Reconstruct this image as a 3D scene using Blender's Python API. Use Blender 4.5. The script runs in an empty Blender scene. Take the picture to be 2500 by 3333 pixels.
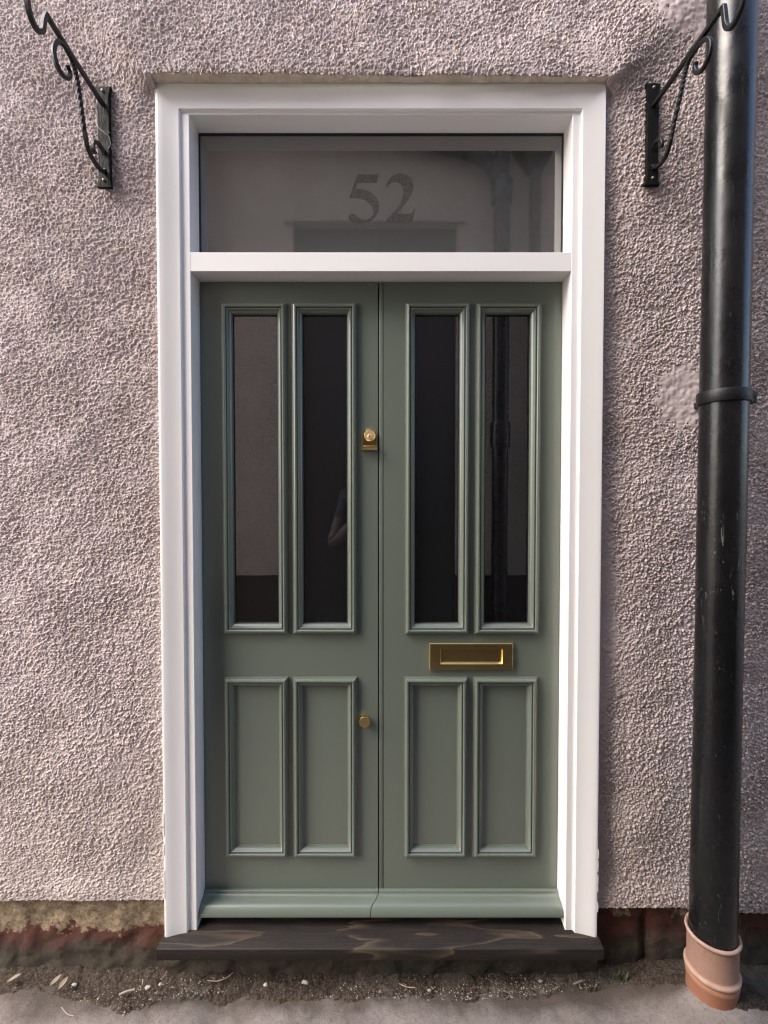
import bpy, bmesh, math, random
import numpy as np
from mathutils import Vector
R = math.radians
random.seed(52)
rng = np.random.default_rng(52)
scene = bpy.context.scene
C = scene.collection

# ---------------------------------------------------------------- camera
cam_d = bpy.data.cameras.new('camera')
cam = bpy.data.objects.new('camera', cam_d)
C.objects.link(cam)
cam.location = (0, -1.42, 1.384)
cam.rotation_euler = (R(90 - 1.35), 0, 0)
cam_d.sensor_width = 36
cam_d.lens = 36 * 1507 / 3333
cam_d.clip_start = 0.01
cam_d.clip_end = 500
scene.camera = cam
# ---------------------------------------------------------------- sky and sun
SUN = Vector((-0.64, -0.29, 0.71)).normalized()
world = bpy.data.worlds.new('World')
scene.world = world
world.use_nodes = True
wn = world.node_tree.nodes
sky = wn.new('ShaderNodeTexSky')
sky.sky_type = 'NISHITA'
sky.sun_disc = False
sky.sun_elevation = math.asin(SUN.z)
sky.sun_rotation = math.atan2(SUN.x, SUN.y)
sky.air_density = 1.0
sky.dust_density = 3.0
world.node_tree.links.new(sky.outputs[0], wn['Background'].inputs[0])
wn['Background'].inputs[1].default_value = 0.15
sun_d = bpy.data.lights.new('sun', 'SUN')
sun_d.energy = 0.75
sun_d.angle = R(45)
sun_d.color = (1.0, 0.96, 0.93)
sun = bpy.data.objects.new('sun', sun_d)
sun.rotation_euler = (-SUN).to_track_quat('-Z', 'Y').to_euler()
C.objects.link(sun)
# ---------------------------------------------------------------- exposure
vs = scene.view_settings
vs.view_transform = 'Standard'
vs.look = 'None'
vs.exposure = 1.95
vs.gamma = 1.0
vs.use_curve_mapping = False
scene.cycles.use_denoising = True
scene.cycles.sample_clamp_indirect = 4.0
scene.cycles.blur_glossy = 0.5
scene.cycles.filter_width = 1.25

# ================================================================ helpers
ORG = {}

def tag(o, label=None, cat=None, group=None, kind=None):
    if label: o['label'] = label
    if cat: o['category'] = cat
    if group: o['group'] = group
    if kind: o['kind'] = kind
    return o

def thing(name, loc, label, cat, group=None):
    o = bpy.data.objects.new(name, None)
    o.empty_display_size = 0.1
    o.location = loc
    C.objects.link(o)
    ORG[o.name] = Vector(loc)
    return tag(o, label, cat, group)

class MB:
    """collects geometry in world coordinates; build() links it as one mesh object"""
    def __init__(s):
        s.v = []; s.f = []
    def add(s, verts, faces):
        n = len(s.v)
        s.v += [tuple(p) for p in verts]
        s.f += [tuple(i + n for i in f) for f in faces]
    def box(s, x0, x1, y0, y1, z0, z1, b=0.0):
        if b <= 0:
            V = [(x, y, z) for z in (z0, z1) for y in (y0, y1) for x in (x0, x1)]
            s.add(V, [(0, 2, 3, 1), (4, 5, 7, 6), (0, 1, 5, 4), (2, 6, 7, 3), (0, 4, 6, 2), (1, 3, 7, 5)])
        else:
            bm = bmesh.new()
            r = bmesh.ops.create_cube(bm, size=1)
            for v in bm.verts:
                v.co = Vector(((x0 + x1) / 2 + v.co.x * (x1 - x0), (y0 + y1) / 2 + v.co.y * (y1 - y0), (z0 + z1) / 2 + v.co.z * (z1 - z0)))
            bmesh.ops.bevel(bm, geom=bm.edges[:], offset=b, segments=2, profile=0.5, affect='EDGES')
            s.bm(bm)
    def bm(s, bm):
        bm.verts.ensure_lookup_table(); bm.verts.index_update()
        s.add([v.co[:] for v in bm.verts], [[v.index for v in f.verts] for f in bm.faces])
        bm.free()
    def rings(s, levels, fill_in=False, fill_out=False):
        """levels: (x0,x1,z0,z1,y) rectangles joined one after another"""
        V = []; F = []
        for (x0, x1, z0, z1, y) in levels:
            V += [(x0, y, z0), (x1, y, z0), (x1, y, z1), (x0, y, z1)]
        for k in range(len(levels) - 1):
            a = 4 * k; b = a + 4
            for i in range(4):
                j = (i + 1) % 4
                F.append((a + i, a + j, b + j, b + i))
        if fill_in:
            a = 4 * (len(levels) - 1); F.append((a, a + 1, a + 2, a + 3))
        if fill_out: F.append((3, 2, 1, 0))
        s.add(V, F)
    def sweep(s, path, r, n=8, square=False, twist=None, closed=False, caps=True, taper=None):
        P = [Vector(p) for p in path]
        m = len(P)
        T = []
        for i in range(m):
            a = P[i - 1] if (i > 0 or closed) else P[i]
            b = P[(i + 1) % m] if (i < m - 1 or closed) else P[i]
            T.append((b - a).normalized())
        up = Vector((0, 0, 1)) if abs(T[0].z) < 0.9 else Vector((1, 0, 0))
        nn = (up - T[0] * up.dot(T[0])).normalized()
        V = []; F = []
        if square: n = 8
        for i in range(m):
            nn = (nn - T[i] * nn.dot(T[i])).normalized()
            bb = T[i].cross(nn)
            tw = twist[i] if twist else 0
            rr = r * (taper[i] if taper else 1)
            for k in range(n):
                if square:
                    q = k // 2
                    a = tw + math.pi / 4 + q * math.pi / 2 + (0.13 if k % 2 else -0.13)
                    rad = rr * 1.32
                else:
                    a = tw + 2 * math.pi * k / n; rad = rr
                V.append(P[i] + nn * math.cos(a) * rad + bb * math.sin(a) * rad)
        for i in range(m if closed else m - 1):
            a = i * n; b = ((i + 1) % m) * n
            for k in range(n):
                F.append((a + k, a + (k + 1) % n, b + (k + 1) % n, b + k))
        if caps and not closed:
            F.append(tuple(range(n))[::-1]); F.append(tuple(range((m - 1) * n, m * n)))
        s.add(V, F)
    def lathe(s, cx, cy, prof, n=48, cap=False, wob=None):
        V = []; F = []
        for (r, z) in prof:
            for k in range(n):
                a = 2 * math.pi * k / n
                V.append((cx + r * math.cos(a), cy + r * math.sin(a), z))
        for i in range(len(prof) - 1):
            for k in range(n):
                a = i * n; b = a + n
                F.append((a + k, a + (k + 1) % n, b + (k + 1) % n, b + k))
        if cap:
            F.append(tuple(range(n))[::-1]); F.append(tuple(range((len(prof) - 1) * n, len(prof) * n)))
        s.add(V, F)
    def lathe_y(s, cx, cz, prof, n=40):
        """turned about an axis running out of the door: prof = (radius, y)"""
        V = []; F = []
        for (r, y) in prof:
            for k in range(n):
                a = 2 * math.pi * k / n
                V.append((cx + r * math.cos(a), y, cz + r * math.sin(a)))
        for i in range(len(prof) - 1):
            for k in range(n):
                a = i * n; b = a + n
                F.append((a + k, a + (k + 1) % n, b + (k + 1) % n, b + k))
        F.append(tuple(range((len(prof) - 1) * n, len(prof) * n)))
        s.add(V, F)
    def plate(s, outline, y0, y1, b=0.0):
        """2-D outline (x,z) given depth from y0 (back) to y1 (front), front edge chamfered by b"""
        n = len(outline)
        cx = sum(p[0] for p in outline) / n; cz = sum(p[1] for p in outline) / n
        def inset(p):
            dx, dz = p[0] - cx, p[1] - cz; l = math.hypot(dx, dz) or 1
            return (p[0] - dx / l * b, p[1] - dz / l * b)
        lv = [[(x, y0, z) for x, z in outline]]
        if b > 0:
            sg = 1 if y1 < y0 else -1
            lv.append([(x, y1 + sg * b, z) for x, z in outline])
            lv.append([(q[0], y1, q[1]) for q in map(inset, outline)])
        else:
            lv.append([(x, y1, z) for x, z in outline])
        V = [p for l in lv for p in l]; F = []
        for i in range(len(lv) - 1):
            for k in range(n):
                F.append((i * n + k, i * n + (k + 1) % n, (i + 1) * n + (k + 1) % n, (i + 1) * n + k))
        F.append(tuple(range((len(lv) - 1) * n, len(lv) * n)))
        s.add(V, F)
    def build(s, name, mat, parent=None, smooth=False, angle=35, weld=False):
        me = bpy.data.meshes.new(name)
        org = Vector((0, 0, 0))
        if parent is not None: org = ORG.get(parent.name, org)
        me.from_pydata([(p[0] - org.x, p[1] - org.y, p[2] - org.z) for p in s.v], [], s.f)
        bm = bmesh.new(); bm.from_mesh(me)
        if weld: bmesh.ops.remove_doubles(bm, verts=bm.verts, dist=1e-5)
        bmesh.ops.recalc_face_normals(bm, faces=bm.faces)
        bm.to_mesh(me); bm.free()
        if smooth:
            me.polygons.foreach_set('use_smooth', [True] * len(me.polygons))
            me.set_sharp_from_angle(angle=R(angle))
        me.materials.append(mat)
        o = bpy.data.objects.new(name, me)
        C.objects.link(o)
        if parent is not None: o.parent = parent
        ORG[o.name] = org
        return o

def spline(pts, n=10):
    P = [Vector(p) for p in pts]; out = []
    for i in range(len(P) - 1):
        p0 = P[max(i - 1, 0)]; p1 = P[i]; p2 = P[i + 1]; p3 = P[min(i + 2, len(P) - 1)]
        for k in range(n):
            t = k / n
            out.append(0.5 * ((2 * p1) + (p2 - p0) * t + (2 * p0 - 5 * p1 + 4 * p2 - p3) * t * t + (3 * p1 - p0 - 3 * p2 + p3) * t ** 3))
    out.append(P[-1])
    return out

def grid_object(name, X, Y, Z, keep, mat, parent=None):
    """X,Y,Z 2-D arrays of world coordinates; keep: which cells get a face"""
    r, c = X.shape
    org = ORG.get(parent.name) if parent is not None else Vector((0, 0, 0))
    idx = np.arange(r * c).reshape(r, c)
    q = np.stack([idx[:-1, :-1], idx[:-1, 1:], idx[1:, 1:], idx[1:, :-1]], -1)[keep].astype(np.int32)
    used = np.zeros(r * c, bool); used[q.ravel()] = True
    remap = np.cumsum(used) - 1
    co = np.stack([X.ravel() - org.x, Y.ravel() - org.y, Z.ravel() - org.z], -1)[used].astype(np.float32)
    q = remap[q].astype(np.int32)
    me = bpy.data.meshes.new(name)
    me.vertices.add(len(co)); me.vertices.foreach_set('co', co.ravel())
    me.loops.add(q.size); me.loops.foreach_set('vertex_index', q.ravel())
    me.polygons.add(len(q))
    me.polygons.foreach_set('loop_start', np.arange(len(q), dtype=np.int32) * 4)
    me.polygons.foreach_set('use_smooth', np.ones(len(q), bool))
    me.update(calc_edges=True); me.validate()
    me.materials.append(mat)
    o = bpy.data.objects.new(name, me); C.objects.link(o)
    if parent is not None: o.parent = parent
    ORG[o.name] = org
    return o

def noise2(r, c, step, lo, hi, seed):
    """band-limited noise on an r x c lattice: features between lo and hi metres; unit deviation"""
    g = np.random.default_rng(seed).standard_normal((r, c))
    fr = np.fft.fftfreq(r, step)[:, None]; fc = np.fft.rfftfreq(c, step)[None, :]
    k = np.sqrt(fr * fr + fc * fc) + 1e-9
    w = np.exp(-(k * lo) ** 2 * 1.2) * (1 - np.exp(-(k * hi) ** 2 * 1.2))
    h = np.fft.irfft2(np.fft.rfft2(g) * w, (r, c))
    return h / h.std()

def sstep(a, b, x):
    t = np.clip((x - a) / (b - a), 0, 1)
    return t * t * (3 - 2 * t)

# ================================================================ materials
def mat(name, col, rough=0.5, metal=0.0, spec=0.5, ior=None):
    m = bpy.data.materials.new(name); m.use_nodes = True
    b = m.node_tree.nodes['Principled BSDF']
    b.inputs['Base Color'].default_value = (*col, 1)
    b.inputs['Roughness'].default_value = rough
    b.inputs['Metallic'].default_value = metal
    b.inputs['Specular IOR Level'].default_value = spec
    if ior: b.inputs['IOR'].default_value = ior
    return m

class N:
    """small helper for wiring nodes"""
    def __init__(s, m):
        s.t = m.node_tree; s.n = s.t.nodes; s.l = s.t.links; s.b = s.n['Principled BSDF']
        s.pos = s.n.new('ShaderNodeNewGeometry').outputs['Position']
    def link(s, a, b): s.l.new(a, b)
    def mapping(s, scale, loc=(0, 0, 0)):
        mp = s.n.new('ShaderNodeMapping'); mp.inputs['Scale'].default_value = scale; mp.inputs['Location'].default_value = loc
        s.link(s.pos, mp.inputs['Vector']); return mp.outputs[0]
    def noise(s, scale, detail=4, rough=0.55, vec=None, dist=0.0, out=0):
        nd = s.n.new('ShaderNodeTexNoise')
        nd.inputs['Scale'].default_value = scale; nd.inputs['Detail'].default_value = detail
        nd.inputs['Roughness'].default_value = rough; nd.inputs['Distortion'].default_value = dist
        s.link(vec or s.pos, nd.inputs['Vector']); return nd.outputs[out]
    def voronoi(s, scale, vec=None, out='Distance', feature='F1'):
        nd = s.n.new('ShaderNodeTexVoronoi'); nd.feature = feature
        nd.inputs['Scale'].default_value = scale
        s.link(vec or s.pos, nd.inputs['Vector']); return nd.outputs[out]
    def ramp(s, fac, stops, interp='LINEAR'):
        nd = s.n.new('ShaderNodeValToRGB'); cr = nd.color_ramp; cr.interpolation = interp
        while len(cr.elements) < len(stops): cr.elements.new(0.5)
        for e, (p, c) in zip(cr.elements, stops):
            e.position = p; e.color = (*c, 1) if isinstance(c, tuple) else (c, c, c, 1)
        s.link(fac, nd.inputs[0]); return nd.outputs[0]
    def mix(s, fac, a, b, mode='MIX'):
        nd = s.n.new('ShaderNodeMix'); nd.data_type = 'RGBA'; nd.blend_type = mode
        for sock, v in ((nd.inputs[0], fac), (nd.inputs[6], a), (nd.inputs[7], b)):
            if isinstance(v, (int, float)): sock.default_value = v
            elif isinstance(v, tuple): sock.default_value = (*v, 1)
            else: s.link(v, sock)
        return nd.outputs[2]
    def math(s, op, a, b=0.0):
        nd = s.n.new('ShaderNodeMath'); nd.operation = op
        for sock, v in ((nd.inputs[0], a), (nd.inputs[1], b)):
            if isinstance(v, (int, float)): sock.default_value = v
            else: s.link(v, sock)
        return nd.outputs[0]
    def xyz(s):
        nd = s.n.new('ShaderNodeSeparateXYZ'); s.link(s.pos, nd.inputs[0]); return nd.outputs
    def bump(s, h, strength=0.3, dist=0.002, chain=None):
        nd = s.n.new('ShaderNodeBump'); nd.inputs['Strength'].default_value = strength; nd.inputs['Distance'].default_value = dist
        s.link(h, nd.inputs['Height'])
        if chain: s.link(chain, nd.inputs['Normal'])
        s.link(nd.outputs[0], s.b.inputs['Normal']); return nd.outputs[0]
    def color(s, c): s.link(c, s.b.inputs['Base Color'])
    def rough(s, c): s.link(c, s.b.inputs['Roughness'])

def render_material(name, base, dark, moss):
    m = mat(name, base, 0.9, spec=0.15); n = N(m)
    fine = n.noise(260, 3, 0.6)
    big = n.noise(2.3, 5, 0.6)
    mid = n.noise(14, 4, 0.6)
    c = n.mix(n.ramp(big, [(0.38, 0.0), (0.68, 1.0)]), base, dark)
    c = n.mix(n.math('MULTIPLY', n.ramp(mid, [(0.45, 0.0), (0.75, 1.0)]), 0.35), c, moss)
    zz_ = n.xyz()[2]
    low = n.ramp(n.math('ADD', zz_, n.math('MULTIPLY', n.noise(3.5, 5, 0.6), -0.9)), [(0.0, 0.3), (0.25, 0.0)])
    c = n.mix(low, c, (0.35, 0.295, 0.235))
    c = n.mix(n.ramp(fine, [(0.3, 0.25), (0.6, 0.0)]), c, tuple(v * 0.6 for v in dark))
    n.color(c)
    n.bump(n.noise(420, 2, 0.6), 0.25, 0.001)
    return m

M = {}
M['render'] = render_material('pink_roughcast', (0.605, 0.512, 0.502), (0.54, 0.452, 0.438), (0.49, 0.42, 0.335))
M['render_plain'] = render_material('pink_roughcast_plain', (0.605, 0.512, 0.502), (0.54, 0.452, 0.438), (0.49, 0.42, 0.335))
n = N(M['render_plain']); n.bump(n.voronoi(120), 1.0, 0.006)
M['render_far'] = render_material('beige_roughcast', (0.62, 0.585, 0.535), (0.53, 0.495, 0.445), (0.48, 0.44, 0.36))
n = N(M['render_far']); n.bump(n.noise(75, 3, 0.6), 1.0, 0.03)

def paint(name, base, rough, coat=0.0, var=0.03):
    m = mat(name, base, rough, spec=0.45); n = N(m)
    v = n.noise(3.2, 5, 0.6)
    d = tuple(x * (1 - var * 2) for x in base); l = tuple(min(1, x * (1 + var)) for x in base)
    n.color(n.mix(v, d, l))
    n.rough(n.math('ADD', n.math('MULTIPLY', n.noise(2.5, 2), 0.06), rough - 0.03))
    n.b.inputs['Specular IOR Level'].default_value = 0.75
    n.b.inputs['Coat Weight'].default_value = coat
    n.b.inputs['Coat Roughness'].default_value = 0.16
    return m
M['green'] = paint('sage_green_eggshell', (0.130, 0.154, 0.124), 0.30, 0.45)
M['green_flat'] = paint('sage_green_board', (0.130, 0.154, 0.124), 0.30, 0.45)
M['white'] = paint('white_gloss_paint', (0.86, 0.84, 0.825), 0.36, 0.0, 0.015)
M['white_sealant'] = mat('white_sealant', (0.85, 0.85, 0.85), 0.6)
n = N(M['white_sealant']); n.bump(n.noise(300, 3), 0.8, 0.002)

# black stained softwood with tan figure
m = mat('stained_softwood', (0.015, 0.013, 0.014), 0.45, spec=0.3); n = N(m)
nz = n.noise(1.0, 3, 0.45, n.mapping((1.9, 13, 13), (5.3, 0.4, 0)), 0.25)
bands = n.math('FRACT', n.math('MULTIPLY', nz, 4.3))
fig = n.ramp(bands, [(0.0, 0.0), (0.70, 0.0), (0.90, 0.6), (0.95, 1.0), (0.975, 0.2), (1.0, 0.0)])
patch = n.ramp(n.noise(2.2, 4, 0.6, n.mapping((1.6, 9, 9), (7, 0, 0))), [(0.36, 0.1), (0.52, 0.95)])
fine = n.noise(1.0, 4, 0.7, n.mapping((6, 260, 260)))
c = n.mix(n.math('MULTIPLY', fig, patch), (0.013, 0.0105, 0.0095), (0.098, 0.070, 0.043))
c = n.mix(n.ramp(fine, [(0.45, 0.0), (0.7, 0.6)]), c, (0.036, 0.025, 0.018))
dust = n.ramp(n.noise(600, 2, 0.5), [(0.68, 0.0), (0.73, 0.7)])
c = n.mix(n.math('MULTIPLY', dust, 0.8), c, (0.22, 0.18, 0.145))
n.color(c); n.rough(n.ramp(n.noise(30, 4), [(0.3, 0.4), (0.7, 0.65)])); n.bump(fine, 0.35, 0.0012)
M['sill'] = m

def glass(name, col, ior, rough=0.015):
    m = mat(name, col, rough, spec=0.5, ior=ior); n = N(m)
    n.bump(n.noise(9, 2, 0.4), 0.02, 0.004)
    return m
M['glass'] = glass('dark_glass', (0.006, 0.006, 0.007), 3.1)
M['film'] = glass('etched_glass', (0.085, 0.08, 0.075), 2.9, 0.04)
n = N(M['film'])
n.color(n.mix(n.noise(2.5, 4), (0.058, 0.059, 0.058), (0.074, 0.075, 0.073)))
m = mat('clear_numeral_glass', (0.03, 0.022, 0.02), 0.12, ior=1.9); n = N(m)
n.color(n.mix(n.ramp(n.noise(170, 4, 0.7), [(0.42, 0.0), (0.66, 1.0)]), (0.042, 0.036, 0.034), (0.080, 0.077, 0.074)))
M['numeral'] = m
M['rubber'] = mat('black_rubber', (0.006, 0.006, 0.006), 0.5)
M['gap'] = mat('shadow_gap_wood', (0.005, 0.005, 0.005), 0.9, spec=0.1)

def brass(name, a, b, rough):
    m = mat(name, a, rough, 1.0); n = N(m)
    n.color(n.mix(n.ramp(n.noise(28, 4, 0.55), [(0.3, 0.0), (0.75, 1.0)]), a, b))
    n.rough(n.math('ADD', n.math('MULTIPLY', n.noise(40, 3), 0.12), rough - 0.06))
    return m
M['brass'] = brass('polished_brass', (0.90, 0.66, 0.32), (0.85, 0.6, 0.27), 0.13)
M['brass_old'] = brass('aged_brass', (0.80, 0.61, 0.26), (0.75, 0.56, 0.23), 0.3)
M['brass_satin'] = brass('satin_brass', (0.95, 0.74, 0.40), (0.92, 0.70, 0.36), 0.48)
M['keyway'] = mat('keyway_dark', (0.01, 0.006, 0.004), 0.6)

m = mat('black_iron', (0.006, 0.006, 0.0065), 0.45, spec=0.4); n = N(m)
n.bump(n.noise(160, 4, 0.6), 0.4, 0.0015)
M['iron'] = m
m = mat('hammered_iron', (0.02, 0.019, 0.018), 0.6, spec=0.15); n = N(m)
g = n.noise(1.0, 4, 0.6, n.mapping((170, 90, 22)))
n.color(n.mix(n.ramp(g, [(0.45, 0.0), (0.75, 0.6)]), (0.004, 0.0038, 0.0036), (0.012, 0.011, 0.010)))
n.bump(g, 0.6, 0.003)
M['iron_plate'] = m
M['screw'] = mat('screw_steel', (0.25, 0.23, 0.2), 0.45, 0.7)
M['web'] = mat('cobweb', (0.7, 0.68, 0.65), 0.9)

m = mat('black_gloss_pipe', (0.012, 0.012, 0.013), 0.3, spec=0.5); n = N(m)
scr = n.ramp(n.noise(1.0, 5, 0.7, n.mapping((60, 60, 16), (0, 0, 2.0)), 2.2), [(0.628, 0.0), (0.655, 1.0)])
zz = n.xyz()[2]
low = n.ramp(n.math('DIVIDE', zz, 3.0), [(0.03, 0.5), (0.12, 0.15), (0.35, 0.15), (0.41, 1.0), (0.46, 0.1)])
dust = n.math('MULTIPLY', n.ramp(n.noise(7, 5, 0.7), [(0.42, 0.0), (0.8, 1.0)]), 0.5)
c = n.mix(n.math('MULTIPLY', scr, low), (0.006, 0.006, 0.007), (0.24, 0.23, 0.21))
c = n.mix(n.math('MULTIPLY', dust, 0.2), c, (0.05, 0.046, 0.042))
n.color(c)
n.rough(n.ramp(n.noise(12, 5, 0.65), [(0.3, 0.20), (0.75, 0.38)]))
b1 = n.bump(n.noise(34, 3, 0.5), 0.18, 0.004)
n.bump(n.noise(230, 3, 0.6), 0.25, 0.0008, b1)
M['pipe'] = m

m = mat('terracotta', (0.45, 0.21, 0.125), 0.75, spec=0.25); n = N(m)
zz = n.xyz()[2]
base = n.ramp(n.math('ADD', n.math('MULTIPLY', zz, 3.5), n.math('MULTIPLY', n.noise(30, 4), 0.12)), [(0.26, (0.34, 0.135, 0.07)), (0.36, (0.38, 0.165, 0.095)), (0.44, (0.31, 0.185, 0.135))])
sp = n.ramp(n.noise(55, 5, 0.65), [(0.4, 0.0), (0.72, 0.8)])
c = n.mix(sp, base, (0.285, 0.175, 0.13))
c = n.mix(n.ramp(n.noise(110, 4, 0.7), [(0.56, 0.0), (0.72, 0.6)]), c, (0.17, 0.11, 0.085))
rim_highlight = n.ramp(n.math('DIVIDE', zz, 0.25), [(0.355, 0.0), (0.375, 0.8), (0.405, 0.8), (0.425, 0.0), (0.755, 0.0), (0.775, 0.8)])  # sky highlight on rim and ring, painted as paler bands in the clay
c = n.mix(n.math('MULTIPLY', rim_highlight, n.ramp(n.noise(40, 4), [(0.3, 0.4), (0.6, 1.0)])), c, (0.50, 0.36, 0.30))
n.color(c); n.bump(n.noise(150, 4, 0.6), 0.4, 0.0015)
M['clay'] = m

m = mat('flaking_plinth_paint', (0.5, 0.4, 0.25), 0.85, spec=0.2); n = N(m)
X_, Y_, Z_ = n.xyz()
w = n.noise(9, 6, 0.62, dist=0.3); w2 = n.noise(34, 8, 0.68)
side = n.ramp(n.math('ADD', n.math('MULTIPLY', X_, 0.5), 0.5), [(0.45, 0.0), (0.55, 1.0)])
hgt = n.math('ADD', Z_, n.math('MULTIPLY', n.math('SUBTRACT', w, 0.5), 0.20))
hgt = n.math('ADD', hgt, n.math('MULTIPLY', n.math('SUBTRACT', w2, 0.5), 0.11))
hgt = n.math('SUBTRACT', hgt, n.math('MULTIPLY', side, 0.055))
cream = n.mix(n.ramp(n.noise(60, 5, 0.7), [(0.36, 0.0), (0.62, 1.0)]), (0.37, 0.285, 0.185), (0.18, 0.135, 0.09))
cream = n.mix(n.ramp(n.noise(150, 4, 0.7), [(0.57, 0.0), (0.63, 0.8)]), cream, (0.06, 0.045, 0.03))
overhang_shade = n.ramp(n.math('ADD', Z_, n.math('MULTIPLY', n.noise(70, 4, 0.7), 0.06)), [(0.2, 0.0), (0.235, 0.85)])  # shadow line under the render overhang, painted into the cream
cream = n.mix(overhang_shade, cream, (0.055, 0.045, 0.03))
red = n.mix(n.noise(40, 5, 0.65), (0.115, 0.038, 0.028), (0.075, 0.032, 0.024))
c = n.mix(n.ramp(hgt, [(0.092, 0.0), (0.098, 1.0)]), red, cream)
dirt = n.ramp(n.math('ADD', Z_, n.math('MULTIPLY', n.math('SUBTRACT', w, 0.5), 0.16)), [(0.02, 1.0), (0.085, 0.0)])
dcol = n.mix(n.noise(90, 4, 0.7), (0.03, 0.022, 0.016), (0.10, 0.085, 0.065))
c = n.mix(dirt, c, dcol)
spot = n.ramp(n.noise(24, 6, 0.7), [(0.5, 0.0), (0.58, 1.0)])
c = n.mix(n.math('MULTIPLY', n.math('MULTIPLY', side, spot), 0.85), c, (0.045, 0.038, 0.026))
n.color(c)
b1 = n.bump(hgt, 0.12, 0.006)
n.bump(n.noise(180, 6, 0.75), 0.8, 0.005, b1)
M['plinth'] = m

m = mat('cement_edge', (0.36, 0.31, 0.25), 0.9, spec=0.15); n = N(m)
n.color(n.mix(n.ramp(n.noise(22, 5, 0.7), [(0.35, 0.0), (0.7, 1.0)]), (0.68, 0.60, 0.49), (0.46, 0.39, 0.30)))
n.bump(n.noise(140, 4), 0.5, 0.003)
M['cement'] = m

m = mat('concrete_paving', (0.33, 0.31, 0.3), 0.9, spec=0.2); n = N(m)
c = n.mix(n.ramp(n.noise(7, 6, 0.65), [(0.35, 0.0), (0.7, 1.0)]), (0.32, 0.28, 0.26), (0.19, 0.165, 0.15))
c = n.mix(n.ramp(n.noise(120, 4, 0.7), [(0.5, 0.0), (0.72, 0.7)]), c, (0.13, 0.115, 0.105))
c = n.mix(n.ramp(n.voronoi(160), [(0.08, 0.8), (0.2, 0.0)]), c, (0.40, 0.36, 0.345))
X_, Y_, Z_ = n.xyz()
wash = n.math('ADD', Y_, n.math('MULTIPLY', n.math('SUBTRACT', n.noise(11, 5, 0.6), 0.5), 0.14))
c = n.mix(n.ramp(n.math('MULTIPLY', wash, -1.0), [(0.13, 0.85), (0.185, 0.0)]), c, (0.085, 0.068, 0.054))
n.color(c); n.bump(n.noise(210, 5, 0.75), 0.9, 0.006)
M['paving'] = m
m = mat('dark_soil', (0.05, 0.04, 0.03), 0.95, spec=0.1); n = N(m)
c = n.mix(n.ramp(n.noise(150, 5, 0.7), [(0.4, 0.0), (0.75, 1.0)]), (0.035, 0.026, 0.020), (0.14, 0.11, 0.085))
c = n.mix(n.ramp(n.noise(6, 4), [(0.5, 0.0), (0.7, 0.8)]), c, (0.15, 0.135, 0.115))
n.color(c); n.bump(n.noise(240, 4, 0.7), 0.9, 0.005)
M['soil'] = m
m = mat('stone_chips', (0.4, 0.36, 0.32), 0.85); n = N(m)
n.color(n.mix(n.ramp(n.noise(45, 2), [(0.42, 0.0), (0.68, 1.0)]), (0.12, 0.09, 0.07), (0.40, 0.35, 0.30)))
M['chips'] = m
M['pale_stone'] = mat('pale_stone', (0.40, 0.36, 0.33), 0.85)
n = N(M['pale_stone']); n.bump(n.noise(200, 3), 0.5, 0.002)
M['wood_chip'] = mat('wood_chip', (0.36, 0.28, 0.21), 0.8)
M['dry_leaf'] = mat('dry_leaf', (0.25, 0.20, 0.15), 0.8)
n = N(M['dry_leaf']); n.bump(n.noise(180, 3), 0.5, 0.002)
M['weed'] = mat('weed_leaf', (0.07, 0.085, 0.035), 0.7)
M['dark_door'] = paint('opposite_grey_paint', (0.03, 0.034, 0.037), 0.5)
M['slate'] = mat('roof_slate', (0.06, 0.06, 0.068), 0.7)
n = N(M['slate']); n.bump(n.noise(30, 4), 0.6, 0.01)
M['brown_plinth'] = mat('brown_plinth_paint', (0.05, 0.038, 0.034), 0.85)
n = N(M['brown_plinth']); n.bump(n.noise(90, 4), 0.6, 0.006)

# ================================================================ the ground
step = 0.006
xs = np.arange(-2.4, 2.4, step); ys = np.arange(-0.62, 0.0, step)
GX, GY = np.meshgrid(xs, ys)
GZ = -0.048 + 0.0005 * noise2(*GX.shape, step, 0.012, 0.08, 3) + 0.003 * noise2(*GX.shape, step, 0.12, 0.6, 4)
mound = np.exp(-(((GX - 0.93) / 0.17) ** 2 + ((GY + 0.20) / 0.13) ** 2)) * 0.100
GZ = GZ + mound
edge_w = sstep(0, 0.25, np.minimum(2.4 - np.abs(GX), GY + 0.62))
GZ = -0.052 * (1 - edge_w) + GZ * edge_w
paving = grid_object('pavement', GX, GY, GZ, np.ones((GX.shape[0] - 1, GX.shape[1] - 1), bool), M['paving'])
tag(paving, 'worn pale grey concrete paving along the foot of the wall', 'pavement', kind='structure')
mb = MB()
mb.add([(-60, -60, -0.056), (60, -60, -0.056), (60, 60, -0.056), (-60, 60, -0.056)], [(0, 1, 2, 3)])
tag(mb.build('ground', M['paving']), 'grey concrete ground of the alley', 'ground', kind='structure')

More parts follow.
